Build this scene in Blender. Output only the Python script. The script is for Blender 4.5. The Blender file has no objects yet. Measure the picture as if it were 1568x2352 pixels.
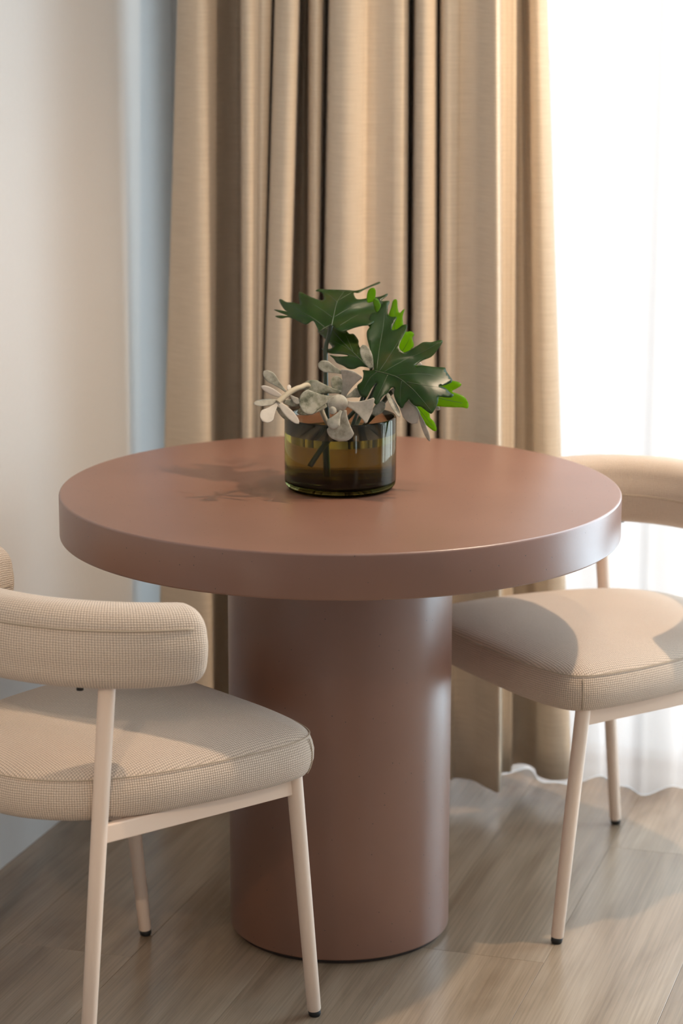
import bpy, bmesh, math, random
from mathutils import Vector, Matrix
from mathutils.geometry import delaunay_2d_cdt

scene = bpy.context.scene
C = scene.collection
random.seed(7)
R = math.radians

# ------------------------------------------------------------------ camera
CAM = Vector((0.002, -3.801, 1.563))          # table centre on the floor is the origin
PITCH, ROLL, FPX = R(12.74), R(0.12), 85.0 / 36.0 * 2352
cam_data = bpy.data.cameras.new('camera')
cam_data.sensor_fit = 'VERTICAL'
cam_data.sensor_height = 36.0
cam_data.lens = 85.0
cam_data.clip_start = 0.05
cam_data.dof.use_dof = True
cam_data.dof.focus_distance = 3.62
cam_data.dof.aperture_fstop = 3.6
cam = bpy.data.objects.new('camera', cam_data)
C.objects.link(cam)
cam.matrix_world = Matrix.Translation(CAM) @ (Matrix.Rotation(R(90) - PITCH, 4, 'X') @ Matrix.Rotation(ROLL, 4, 'Z'))
scene.camera = cam

# ------------------------------------------------------------------ world: plain overcast sky outside the windows
world = bpy.data.worlds.new('overcast_sky')
scene.world = world
world.use_nodes = True
bg = world.node_tree.nodes['Background']
bg.inputs['Color'].default_value = (0.70, 0.88, 1.0, 1)
bg.inputs['Strength'].default_value = 8.0

# ------------------------------------------------------------------ view
scene.view_settings.view_transform = 'Standard'
scene.view_settings.look = 'None'
scene.view_settings.gamma = 1.0
scene.view_settings.use_curve_mapping = False
scene.view_settings.exposure = 0.0
cy = scene.cycles
cy.max_bounces, cy.diffuse_bounces, cy.glossy_bounces, cy.transmission_bounces, cy.transparent_max_bounces = 6, 3, 3, 6, 8
cy.adaptive_threshold = 0.06
cy.time_limit = 1150

# ------------------------------------------------------------------ room frame
A17 = R(17.17)
E1 = Vector((math.cos(A17), -math.sin(A17), 0))     # along the window wall, to the right
E2 = Vector((math.sin(A17), math.cos(A17), 0))      # along the left wall, towards the window wall
K = Vector((-0.388, 0.925, 0))                      # a point of the left wall beside the curtain's edge
CEIL = 2.62
ROOM_W, ROOM_D, POCKET = 4.3, 6.6, 0.17
def room(u, v, z=0.0):                              # u along E1 from the left wall, v towards the window wall (0 at K)
    return K + E1 * u + E2 * v + Vector((0, 0, z))
ROT = Matrix.Rotation(-A17, 4, 'Z')

# large lights: daylight through the two windows (portals guide the sky light), warm ceiling downlights
def portal(name, centre, w, h, direction):
    l = bpy.data.lights.new(name, 'AREA')
    l.shape = 'RECTANGLE'; l.size = w; l.size_y = h
    l.cycles.is_portal = True
    o = bpy.data.objects.new(name, l); C.objects.link(o)
    o.location = centre
    o.rotation_euler = direction.to_track_quat('-Z', 'Y').to_euler()
    return o
WIN_U0, WIN_U1, WIN_TOP = 0.44, 3.4, 2.42
portal('window_portal', room((WIN_U0 + WIN_U1) / 2, POCKET + 0.14, WIN_TOP / 2), WIN_U1 - WIN_U0, WIN_TOP, -E2)
WB_V0, WB_V1, WB_Z0, WB_Z1 = -4.20, -3.76, 1.00, 2.20
portal('window_portal', room(ROOM_W + 0.1, (WB_V0 + WB_V1) / 2, (WB_Z0 + WB_Z1) / 2), WB_V1 - WB_V0, WB_Z1 - WB_Z0, -E1)

WARM = (1.0, 0.76, 0.53)
# (place, watts, beam angle, lens radius, aimed at)
DOWNLIGHTS = [((1.04, -0.10), 114.0, 119, 0.028, None), ((0.35, -3.0), 20.0, 165, 0.05, None), ((2.35, -1.6), 20.0, 165, 0.05, None), ((-0.75, -4.3), 16.0, 165, 0.05, None),
              ((0.55, -0.55), 44.0, 76, 0.03, (0.0, 0.80, 1.35)),
              ((-0.95, -4.05), 135.0, 11.5, 0.04, (-0.53, -0.68, 0.56))]  # last one: added narrow spot to brighten the left chair's back

# ------------------------------------------------------------------ helpers
def ray(px, py):
    a, b = px - 784.0, 1176.0 - py
    cr, sr = math.cos(ROLL), math.sin(ROLL)
    u, v = a * cr + b * sr, -a * sr + b * cr
    c, s = math.cos(PITCH), math.sin(PITCH)
    return Vector((u / FPX, c + v / FPX * s, -s + v / FPX * c))
def at(px, py, y):                                  # the point at depth y that shows at that place of the photograph
    r = ray(px, py)
    return CAM + r * ((y - CAM.y) / r.y)

def obj(name, bm, mat, parent=None, smooth=True):
    me = bpy.data.meshes.new(name)
    bm.normal_update()
    bm.to_mesh(me); bm.free()
    if smooth:
        for p in me.polygons: p.use_smooth = True
    o = bpy.data.objects.new(name, me)
    C.objects.link(o)
    if mat: me.materials.append(mat)
    if parent: o.parent = parent
    return o
def tag(o, label=None, cat=None, group=None, kind=None):
    if label: o['label'] = label
    if cat: o['category'] = cat
    if group: o['group'] = group
    if kind: o['kind'] = kind
    return o
def thing(name, label, cat, loc=(0, 0, 0), rz=0.0, group=None):
    o = bpy.data.objects.new(name, None); C.objects.link(o)
    o.location = loc; o.rotation_euler = (0, 0, rz)
    return tag(o, label, cat, group)
def shade_auto(o, ang=35):
    me = o.data
    me.set_sharp_from_angle(angle=R(ang))
    return o

def add_box(bm, lo, hi, M=None):
    vs = [bm.verts.new((x, y, z)) for z in (lo[2], hi[2]) for y in (lo[1], hi[1]) for x in (lo[0], hi[0])]
    if M:
        for v in vs: v.co = M @ v.co
    for f in ((0, 2, 3, 1), (4, 5, 7, 6), (0, 1, 5, 4), (2, 6, 7, 3), (0, 4, 6, 2), (1, 3, 7, 5)):
        bm.faces.new([vs[i] for i in f])
    return vs
def box_bm(lo, hi, M=None, bevel=0.0):
    bm = bmesh.new(); add_box(bm, lo, hi, M)
    if bevel: bmesh.ops.bevel(bm, geom=bm.edges[:], offset=bevel, segments=2, affect='EDGES', profile=0.5)
    return bm
def lathe(bm, prof, n=96, close=True):
    rings = []
    for r, z in prof:
        if r < 1e-6: rings.append([bm.verts.new((0, 0, z))])
        else: rings.append([bm.verts.new((r * math.cos(2 * math.pi * i / n), r * math.sin(2 * math.pi * i / n), z)) for i in range(n)])
    for a, b in zip(rings, rings[1:]):
        for i in range(n):
            j = (i + 1) % n
            if len(a) == 1 and len(b) == 1: continue
            if len(a) == 1: bm.faces.new((a[0], b[j], b[i]))
            elif len(b) == 1: bm.faces.new((a[i], a[j], b[0]))
            else: bm.faces.new((a[i], a[j], b[j], b[i]))
    return bm
def tube(bm, pts, rad, n=16, caps=True):
    pts = [Vector(p) for p in pts]
    rads = rad if isinstance(rad, (list, tuple)) else [rad] * len(pts)
    rings, prev = [], None
    for i, p in enumerate(pts):
        d = (pts[min(i + 1, len(pts) - 1)] - pts[max(i - 1, 0)]).normalized()
        if prev is None:
            ref = Vector((1, 0, 0)) if abs(d.x) < 0.8 else Vector((0, 1, 0))
            s = d.cross(ref).normalized()
        else:
            s = (prev - d * prev.dot(d)).normalized()
        prev = s
        t = d.cross(s)
        rings.append([bm.verts.new(p + (s * math.cos(2 * math.pi * k / n) + t * math.sin(2 * math.pi * k / n)) * rads[i]) for k in range(n)])
    for a, b in zip(rings, rings[1:]):
        for k in range(n):
            bm.faces.new((a[k], a[(k + 1) % n], b[(k + 1) % n], b[k]))
    if caps:
        bm.faces.new(rings[0][::-1]); bm.faces.new(rings[-1])
    return bm
def catmull(pts, sub, closed=False):
    pts = [Vector(p) for p in pts]; n = len(pts); out = []
    for i in range(n if closed else n - 1):
        if closed: p0, p1, p2, p3 = pts[i - 1], pts[i], pts[(i + 1) % n], pts[(i + 2) % n]
        else: p0, p1, p2, p3 = pts[max(i - 1, 0)], pts[i], pts[i + 1], pts[min(i + 2, n - 1)]
        for k in range(sub):
            t = k / sub
            out.append(0.5 * ((2 * p1) + (p2 - p0) * t + (2 * p0 - 5 * p1 + 4 * p2 - p3) * t * t + (3 * p1 - p0 - 3 * p2 + p3) * t ** 3))
    if not closed: out.append(pts[-1])
    return out

# ------------------------------------------------------------------ materials
class NT:
    def __init__(self, name):
        self.m = bpy.data.materials.new(name); self.m.use_nodes = True
        self.t = self.m.node_tree; self.n = self.t.nodes; self.l = self.t.links
        self.bsdf = self.n['Principled BSDF']; self.out = self.n['Material Output']
    def node(self, kind, **kw):
        n = self.n.new(kind)
        for k, v in kw.items():
            if k.startswith('i_'): n.inputs[k[2:].replace('_', ' ')].default_value = v
            else: setattr(n, k, v)
        return n
    def link(self, a, b): self.l.new(a, b)
    def set(self, **kw):
        for k, v in kw.items(): self.bsdf.inputs[k.replace('_', ' ')].default_value = v
        return self
    def ramp(self, stops, interp='LINEAR'):
        r = self.n.new('ShaderNodeValToRGB'); r.color_ramp.interpolation = interp
        e = r.color_ramp.elements
        while len(e) < len(stops): e.new(0.5)
        for q, (p, c) in zip(e, stops): q.position = p; q.color = c if len(c) == 4 else (*c, 1)
        return r
    def math(self, op, a, b=None):
        n = self.n.new('ShaderNodeMath'); n.operation = op
        for i, v in enumerate((a, b)):
            if v is None: continue
            if isinstance(v, (int, float)): n.inputs[i].default_value = v
            else: self.l.new(v, n.inputs[i])
        return n.outputs[0]
    def bump(self, height, strength, dist):
        b = self.node('ShaderNodeBump'); b.inputs['Strength'].default_value = strength; b.inputs['Distance'].default_value = dist
        self.l.new(height, b.inputs['Height']); self.l.new(b.outputs[0], self.bsdf.inputs['Normal'])

def plain(name, col, rough=0.5, spec=0.5, metal=0.0):
    return NT(name).set(Base_Color=(*col, 1), Roughness=rough, Specular_IOR_Level=spec, Metallic=metal).m

def wall_mat(name, col):
    s = NT(name); s.set(Roughness=0.75, Specular_IOR_Level=0.3)
    tc = s.node('ShaderNodeTexCoord'); nz = s.node('ShaderNodeTexNoise'); nz.inputs['Scale'].default_value = 90; nz.inputs['Detail'].default_value = 4
    s.link(tc.outputs['Object'], nz.inputs['Vector'])
    r = s.ramp([(0.3, tuple(c * 0.985 for c in col)), (0.7, col)])
    s.link(nz.outputs[0], r.inputs[0]); s.link(r.outputs[0], s.bsdf.inputs['Base Color'])
    s.bump(nz.outputs[0], 0.06, 0.002)
    return s.m

def concrete_mat():
    s = NT('terracotta_concrete'); s.set(Roughness=0.36, Specular_IOR_Level=0.5, IOR=1.85)
    tc = s.node('ShaderNodeTexCoord')
    n1 = s.node('ShaderNodeTexNoise'); n1.inputs['Scale'].default_value = 5; n1.inputs['Detail'].default_value = 6
    n2 = s.node('ShaderNodeTexNoise'); n2.inputs['Scale'].default_value = 260; n2.inputs['Detail'].default_value = 3
    v = s.node('ShaderNodeTexVoronoi'); v.inputs['Scale'].default_value = 95
    for n in (n1, n2, v): s.link(tc.outputs['Object'], n.inputs['Vector'])
    r = s.ramp([(0.3, (0.215, 0.097, 0.062)), (0.7, (0.250, 0.116, 0.076))]); s.link(n1.outputs[0], r.inputs[0])
    # small pits: only some of the voronoi cells carry one
    pit = s.ramp([(0.0, (1, 1, 1)), (0.085, (1, 1, 1)), (0.11, (0, 0, 0))]); s.link(v.outputs['Distance'], pit.inputs[0])
    sep = s.node('ShaderNodeSeparateColor'); s.link(v.outputs['Color'], sep.inputs[0])
    some = s.math('GREATER_THAN', sep.outputs[0], 0.74)
    pm = s.math('MULTIPLY', pit.outputs[0], some)
    mx = s.node('ShaderNodeMix', data_type='RGBA'); s.link(pm, mx.inputs['Factor']); s.link(r.outputs[0], mx.inputs[6]); mx.inputs[7].default_value = (0.07, 0.03, 0.02, 1)
    s.link(mx.outputs[2], s.bsdf.inputs['Base Color'])
    h = s.math('SUBTRACT', s.math('MULTIPLY', n2.outputs[0], 0.12), pm)
    s.bump(h, 0.35, 0.0012)
    return s.m

def weave_mat(name, col, dark, scale, bump=0.0016):
    s = NT(name); s.set(Roughness=0.9, Specular_IOR_Level=0.2, Sheen_Weight=0.25, Sheen_Roughness=0.5)
    uv = s.node('ShaderNodeUVMap')
    nz = s.node('ShaderNodeTexNoise'); nz.inputs['Scale'].default_value = 60; nz.inputs['Detail'].default_value = 2
    s.link(uv.outputs[0], nz.inputs['Vector'])
    mv = s.node('ShaderNodeVectorMath', operation='MULTIPLY_ADD')
    s.link(nz.outputs['Color'], mv.inputs[0]); mv.inputs[1].default_value = (0.0016,) * 3; s.link(uv.outputs[0], mv.inputs[2])
    sx = s.node('ShaderNodeSeparateXYZ'); s.link(mv.outputs[0], sx.inputs[0])
    k = math.pi * scale
    a = s.math('SINE', s.math('MULTIPLY', sx.outputs[0], k)); b = s.math('SINE', s.math('MULTIPLY', sx.outputs[1], k))
    a = s.math('POWER', s.math('ABSOLUTE', a), 0.7); b = s.math('POWER', s.math('ABSOLUTE', b), 0.7)
    h2 = s.math('MULTIPLY', a, b)                                  # rows of small knots with dark gaps
    big = s.node('ShaderNodeTexNoise'); big.inputs['Scale'].default_value = 9; s.link(uv.outputs[0], big.inputs['Vector'])
    hair = s.node('ShaderNodeTexNoise'); hair.inputs['Scale'].default_value = 420; hair.inputs['Detail'].default_value = 2; s.link(uv.outputs[0], hair.inputs['Vector'])
    f = s.math('ADD', s.math('MULTIPLY', h2, 0.72), s.math('MULTIPLY', hair.outputs[0], 0.36))
    r = s.ramp([(0.12, dark), (0.62, col), (1.0, tuple(min(1, c * 1.1) for c in col))]); s.link(f, r.inputs[0])
    mx = s.node('ShaderNodeMix', data_type='RGBA', blend_type='MULTIPLY'); mx.inputs['Factor'].default_value = 0.12
    s.link(r.outputs[0], mx.inputs[6]); s.link(big.outputs[0], mx.inputs[7])
    s.link(mx.outputs[2], s.bsdf.inputs['Base Color'])
    s.bump(f, 0.7, bump)
    return s.m

def curtain_mat():
    s = NT('beige_curtain_linen'); s.set(Roughness=0.85, Specular_IOR_Level=0.2, Sheen_Weight=0.2)
    uv = s.node('ShaderNodeUVMap')
    mp = s.node('ShaderNodeMapping'); mp.inputs['Scale'].default_value = (14, 520, 1); s.link(uv.outputs[0], mp.inputs[0])
    n = s.node('ShaderNodeTexNoise'); n.inputs['Scale'].default_value = 1; n.inputs['Detail'].default_value = 3; s.link(mp.outputs[0], n.inputs['Vector'])
    mp2 = s.node('ShaderNodeMapping'); mp2.inputs['Scale'].default_value = (900, 40, 1); s.link(uv.outputs[0], mp2.inputs[0])
    n2 = s.node('ShaderNodeTexNoise'); n2.inputs['Scale'].default_value = 1; s.link(mp2.outputs[0], n2.inputs['Vector'])
    f = s.math('ADD', s.math('MULTIPLY', n.outputs[0], 0.75), s.math('MULTIPLY', n2.outputs[0], 0.25))
    r = s.ramp([(0.3, (0.66, 0.54, 0.41)), (0.7, (0.80, 0.67, 0.525))]); s.link(f, r.inputs[0])
    s.link(r.outputs[0], s.bsdf.inputs['Base Color'])
    s.bump(f, 0.25, 0.0008)
    # a little daylight passes through the cloth
    tr = s.node('ShaderNodeBsdfTranslucent'); tr.inputs[0].default_value = (0.55, 0.45, 0.36, 1)
    mix = s.node('ShaderNodeMixShader'); mix.inputs[0].default_value = 0.05
    s.link(s.bsdf.outputs[0], mix.inputs[1]); s.link(tr.outputs[0], mix.inputs[2]); s.link(mix.outputs[0], s.out.inputs[0])
    return s.m

def sheer_mat():
    s = NT('white_sheer_voile')
    uv = s.node('ShaderNodeUVMap')
    mp = s.node('ShaderNodeMapping'); mp.inputs['Scale'].default_value = (500, 30, 1); s.link(uv.outputs[0], mp.inputs[0])
    n = s.node('ShaderNodeTexNoise'); n.inputs['Scale'].default_value = 1; s.link(mp.outputs[0], n.inputs['Vector'])
    tl = s.node('ShaderNodeBsdfTranslucent'); tl.inputs[0].default_value = (0.32, 0.252, 0.222, 1)
    df = s.node('ShaderNodeBsdfDiffuse'); df.inputs[0].default_value = (0.90, 0.88, 0.86, 1)
    tp = s.node('ShaderNodeBsdfTransparent')
    m1 = s.node('ShaderNodeMixShader'); m1.inputs[0].default_value = 0.30
    s.link(tl.outputs[0], m1.inputs[1]); s.link(df.outputs[0], m1.inputs[2])
    m2 = s.node('ShaderNodeMixShader')
    f = s.math('ADD', s.math('MULTIPLY', n.outputs[0], 0.02), 0.012); s.link(f, m2.inputs[0])
    s.link(m1.outputs[0], m2.inputs[1]); s.link(tp.outputs[0], m2.inputs[2]); s.link(m2.outputs[0], s.out.inputs[0])
    return s.m

def wood_mat():
    s = NT('oak_plank'); s.set(Roughness=0.27, Specular_IOR_Level=0.5, IOR=1.8)
    tc = s.node('ShaderNodeTexCoord'); oi = s.node('ShaderNodeObjectInfo')
    off = s.node('ShaderNodeVectorMath', operation='MULTIPLY_ADD')
    cmb = s.node('ShaderNodeCombineXYZ'); s.link(oi.outputs['Random'], cmb.inputs[0]); s.link(oi.outputs['Random'], cmb.inputs[1]); s.link(oi.outputs['Random'], cmb.inputs[2])
    s.link(cmb.outputs[0], off.inputs[0]); off.inputs[1].default_value = (17.0, 31.0, 9.0); s.link(tc.outputs['Object'], off.inputs[2])
    # broad, flowing cathedral grain
    mp = s.node('ShaderNodeMapping'); mp.inputs['Scale'].default_value = (11, 1.5, 1); s.link(off.outputs[0], mp.inputs[0])
    n1 = s.node('ShaderNodeTexNoise'); n1.inputs['Scale'].default_value = 1; n1.inputs['Detail'].default_value = 5; n1.inputs['Distortion'].default_value = 0.9; s.link(mp.outputs[0], n1.inputs['Vector'])
    mp2 = s.node('ShaderNodeMapping'); mp2.inputs['Scale'].default_value = (330, 4, 1); s.link(off.outputs[0], mp2.inputs[0])
    n2 = s.node('ShaderNodeTexNoise'); n2.inputs['Scale'].default_value = 1; n2.inputs['Detail'].default_value = 4; s.link(mp2.outputs[0], n2.inputs['Vector'])
    r1 = s.ramp([(0.30, (0.235, 0.165, 0.108)), (0.5, (0.34, 0.255, 0.18)), (0.70, (0.425, 0.33, 0.242))]); s.link(n1.outputs[0], r1.inputs[0])
    r2 = s.ramp([(0.3, (0.74, 0.74, 0.74)), (0.62, (1, 1, 1))]); s.link(n2.outputs[0], r2.inputs[0])
    m = s.node('ShaderNodeMix', data_type='RGBA', blend_type='MULTIPLY'); m.inputs['Factor'].default_value = 0.75
    s.link(r1.outputs[0], m.inputs[6]); s.link(r2.outputs[0], m.inputs[7])
    hv = s.node('ShaderNodeHueSaturation'); s.link(m.outputs[2], hv.inputs['Color'])
    s.link(s.math('ADD', s.math('MULTIPLY', oi.outputs['Random'], 0.16), 0.92), hv.inputs['Value'])
    s.link(hv.outputs[0], s.bsdf.inputs['Base Color'])
    s.bump(n2.outputs[0], 0.12, 0.0006)
    return s.m

def leaf_mat(name, through):
    s = NT(name); s.set(Roughness=0.30, Specular_IOR_Level=0.25)
    tc = s.node('ShaderNodeTexCoord'); n = s.node('ShaderNodeTexNoise'); n.inputs['Scale'].default_value = 22; n.inputs['Detail'].default_value = 4
    s.link(tc.outputs['Object'], n.inputs['Vector'])
    r = s.ramp([(0.28, (0.008, 0.022, 0.005)), (0.54, (0.014, 0.039, 0.008)), (0.68, (0.036, 0.048, 0.012)), (0.78, (0.12, 0.08, 0.025))])
    s.link(n.outputs[0], r.inputs[0]); s.link(r.outputs[0], s.bsdf.inputs['Base Color'])
    s.bump(n.outputs[0], 0.3, 0.002)
    tr = s.node('ShaderNodeBsdfTranslucent'); tr.inputs[0].default_value = (0.55, 0.80, 0.04, 1)
    mix = s.node('ShaderNodeMixShader'); mix.inputs[0].default_value = through
    s.link(s.bsdf.outputs[0], mix.inputs[1]); s.link(tr.outputs[0], mix.inputs[2]); s.link(mix.outputs[0], s.out.inputs[0])
    return s.m

def silver_mat():
    s = NT('silvery_succulent'); s.set(Roughness=0.8, Specular_IOR_Level=0.25)
    tc = s.node('ShaderNodeTexCoord'); oi = s.node('ShaderNodeObjectInfo')
    n = s.node('ShaderNodeTexNoise'); n.inputs['Scale'].default_value = 55; n.inputs['Detail'].default_value = 5; n.inputs['Roughness'].default_value = 0.65
    s.link(tc.outputs['Object'], n.inputs['Vector'])
    r = s.ramp([(0.36, (0.10, 0.105, 0.07)), (0.47, (0.25, 0.25, 0.185)), (0.6, (0.40, 0.375, 0.305))]); s.link(n.outputs[0], r.inputs[0])
    pl = s.node('ShaderNodeMix', data_type='RGBA')
    at_ = s.node('ShaderNodeAttribute', attribute_type='OBJECT', attribute_name='paleness'); s.link(at_.outputs['Fac'], pl.inputs['Factor'])
    s.link(r.outputs[0], pl.inputs[6]); pl.inputs[7].default_value = (0.58, 0.505, 0.435, 1)
    s.link(pl.outputs[2], s.bsdf.inputs['Base Color'])
    s.bump(n.outputs[0], 0.25, 0.0015)
    return s.m

def tinted_glass(name, col, ior):
    s = NT(name)
    g = s.node('ShaderNodeBsdfGlass'); g.inputs['Color'].default_value = (*col, 1); g.inputs['Roughness'].default_value = 0.0; g.inputs['IOR'].default_value = ior
    s.link(g.outputs[0], s.out.inputs[0])
    return s.m
def pane_mat():
    s = NT('window_glass')
    tp = s.node('ShaderNodeBsdfTransparent'); gl = s.node('ShaderNodeBsdfGlossy'); gl.inputs['Roughness'].default_value = 0.02
    m = s.node('ShaderNodeMixShader'); m.inputs[0].default_value = 0.06
    s.link(tp.outputs[0], m.inputs[1]); s.link(gl.outputs[0], m.inputs[2]); s.link(m.outputs[0], s.out.inputs[0])
    return s.m

M = dict(
    wall=wall_mat('warm_white_paint', (0.69, 0.668, 0.65)), ceil=wall_mat('ceiling_white', (0.85, 0.84, 0.82)),
    concrete=concrete_mat(), fabric=weave_mat('beige_basket_weave', (0.79, 0.64, 0.52), (0.34, 0.25, 0.185), 280),
    curtain=curtain_mat(), sheer=sheer_mat(), wood=wood_mat(), leaf=leaf_mat('philodendron_leaf', 0.13), backlit=leaf_mat('backlit_philodendron_leaf', 0.55), silver=silver_mat(),  # second leaf material: same leaf, back light put in as stronger translucency
    glass=tinted_glass('olive_glass', (0.76, 0.71, 0.60), 1.5), thick=tinted_glass('thick_glass_base', (0.22, 0.22, 0.12), 1.5), wet=tinted_glass('water_against_glass', (0.70, 0.70, 0.32), 1.33 / 1.5),
    wet_floor=tinted_glass('water_against_thick_base', (0.42, 0.41, 0.18), 1.33 / 1.5), water=tinted_glass('water_surface', (0.96, 0.97, 0.90), 1.33), pane=pane_mat(),
    leg=plain('beige_powder_coat', (0.85, 0.67, 0.55), 0.40), rubber=plain('black_rubber', (0.012, 0.012, 0.012), 0.6),
    seam=plain('seam_thread', (0.52, 0.42, 0.32), 0.9, 0.2), groove=plain('floor_underlay', (0.17, 0.12, 0.08), 0.8),
    plinth=plain('plinth_dark', (0.03, 0.018, 0.014), 0.6), white=plain('white_aluminium', (0.75, 0.76, 0.76), 0.4),
    vein=plain('leaf_vein', (0.055, 0.080, 0.030), 0.5), petiole=plain('leaf_stalk', (0.028, 0.040, 0.018), 0.45),
    stem=plain('succulent_stem', (0.50, 0.42, 0.30), 0.7), steel=plain('downlight_rim', (0.8, 0.8, 0.8), 0.35),
)
lamp = NT('downlight_lens'); lamp.set(Base_Color=(1, 1, 1, 1), Emission_Color=(1.0, 0.78, 0.55, 1), Emission_Strength=4.0); M['lamp'] = lamp.m

# ------------------------------------------------------------------ the room
def room_box(name, u0, u1, v0, v1, z0, z1, mat, parent=None, bevel=0.0):
    o = obj(name, box_bm((u0, v0, z0), (u1, v1, z1), None, bevel), mat, parent, smooth=False)
    if parent is None:
        o.location = K; o.rotation_euler = (0, 0, -A17)
    return o
BACK = POCKET                                                  # v of the window wall's face
floor = room_box('floor', -0.3, ROOM_W + 0.3, -ROOM_D - 0.3, BACK + 0.1, -0.10, -0.012, M['groove'])
tag(floor, 'oak plank floor running towards the window', kind='structure')
ceiling = room_box('ceiling', -0.3, ROOM_W + 0.3, -ROOM_D - 0.3, BACK + 0.3, CEIL, CEIL + 0.1, M['ceil'])
tag(ceiling, 'plain white ceiling', kind='structure')
bm = bmesh.new()
add_box(bm, (-0.20, -ROOM_D - 0.2, -0.012), (0.0, BACK + 0.2, CEIL))
wl = obj('wall_left', bm, M['wall'], smooth=False); wl.location = K; wl.rotation_euler = (0, 0, -A17)
tag(wl, 'plain warm white wall beside the left chair', kind='structure')
bm = bmesh.new()
add_box(bm, (0.0, BACK, -0.012), (WIN_U0, BACK + 0.2, CEIL))
add_box(bm, (WIN_U0, BACK, WIN_TOP), (WIN_U1, BACK + 0.2, CEIL))
add_box(bm, (WIN_U1, BACK, -0.012), (ROOM_W + 0.2, BACK + 0.2, CEIL))
wb = obj('wall_back', bm, M['wall'], smooth=False); wb.location = K; wb.rotation_euler = (0, 0, -A17)
tag(wb, 'window wall behind the curtains', kind='structure')
bm = bmesh.new()
add_box(bm, (ROOM_W, -ROOM_D - 0.2, -0.012), (ROOM_W + 0.2, WB_V0, CEIL))
add_box(bm, (ROOM_W, WB_V1, -0.012), (ROOM_W + 0.2, BACK + 0.2, CEIL))
add_box(bm, (ROOM_W, WB_V0, -0.012), (ROOM_W + 0.2, WB_V1, WB_Z0))
add_box(bm, (ROOM_W, WB_V0, WB_Z1), (ROOM_W + 0.2, WB_V1, CEIL))
wr = obj('wall_right', bm, M['wall'], smooth=False); wr.location = K; wr.rotation_euler = (0, 0, -A17)
tag(wr, 'plain wall with a small window, out of view to the right', kind='structure')
wf = room_box('wall_front', -0.2, ROOM_W + 0.2, -ROOM_D - 0.2, -ROOM_D, -0.012, CEIL, M['wall'])
tag(wf, 'plain wall behind the camera', kind='structure')

def window(name, label, u0, u1, v, z0, z1, bars, origin=K, turn=0.0):
    w = bpy.data.objects.new(name, None); C.objects.link(w); w.location = origin; w.rotation_euler = (0, 0, -A17 + turn)
    tag(w, label, kind='structure')
    bm = bmesh.new(); t = 0.05
    add_box(bm, (u0, v - 0.03, z0), (u0 + t, v + 0.03, z1)); add_box(bm, (u1 - t, v - 0.03, z0), (u1, v + 0.03, z1))
    add_box(bm, (u0 + t, v - 0.03, z0), (u1 - t, v + 0.03, z0 + t)); add_box(bm, (u0 + t, v - 0.03, z1 - t), (u1 - t, v + 0.03, z1))
    for b in bars: add_box(bm, (b - t / 2, v - 0.03, z0 + t), (b + t / 2, v + 0.03, z1 - t))
    obj('window_frame', bm, M['white'], w, smooth=False)
    edges = [u0 + t] + [x for b in bars for x in (b - t / 2, b + t / 2)] + [u1 - t]
    for a, b in zip(edges[::2], edges[1::2]):
        obj('pane', box_bm((a, v - 0.004, z0 + t), (b, v + 0.004, z1 - t)), M['pane'], w, smooth=False)
window('window_1', 'tall floor length window behind the white sheer curtain', WIN_U0, WIN_U1, BACK + 0.08, -0.045, WIN_TOP, [1.55, 2.5])
window('window_2', 'small window in the right wall, out of view', WB_V0, WB_V1, -0.06, WB_Z0, WB_Z1, [], room(ROOM_W, 0.0), R(90))

# oak planks, one object each, 1.28 m x 0.213 m, staggered
PW, PL, GAP = 0.2135, 1.28, 0.0004
bmP = box_bm((-PW / 2 + GAP / 2, -PL / 2 + GAP / 2, -0.012), (PW / 2 - GAP / 2, PL / 2 - GAP / 2, 0.0), None, 0.0005)
plank_me = bpy.data.meshes.new('plank'); bmP.to_mesh(plank_me); bmP.free(); plank_me.materials.append(M['wood'])
seam_u = 0.151 - K.dot(E1)                                     # a seam that the photograph shows
joint_v = Vector((0.28, -0.155, 0)).dot(E2) - K.dot(E2)
i0 = int(math.floor((0 - seam_u) / PW))
plank_slots = []
i = i0
while seam_u + i * PW < ROOM_W:
    lo, hi = max(0.0, seam_u + i * PW), min(ROOM_W, seam_u + (i + 1) * PW)
    stag = [0.0, 0.43, 0.86, 0.21, 0.64][i % 5] * PL
    v = joint_v + stag - PL * 8
    while v < BACK:
        if v + PL > -ROOM_D:
            plank_slots.append((lo, hi, max(v, -ROOM_D), min(v + PL, BACK)))
        v += PL
    i += 1
for lo, hi, v0, v1 in plank_slots:
    full = hi - lo > PW - 1e-4 and v1 - v0 > PL - 1e-4
    if full:
        p = bpy.data.objects.new('plank', plank_me)
    else:
        if hi - lo < 0.01 or v1 - v0 < 0.01: continue
        b = box_bm((-(hi - lo) / 2 + GAP / 2, -(v1 - v0) / 2 + GAP / 2, -0.012), ((hi - lo) / 2 - GAP / 2, (v1 - v0) / 2 - GAP / 2, 0.0), None, 0.0005)
        me = bpy.data.meshes.new('plank'); b.to_mesh(me); b.free(); me.materials.append(M['wood'])
        p = bpy.data.objects.new('plank', me)
    C.objects.link(p); p.parent = floor
    p.location = ((lo + hi) / 2, (v0 + v1) / 2, 0)

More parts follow.
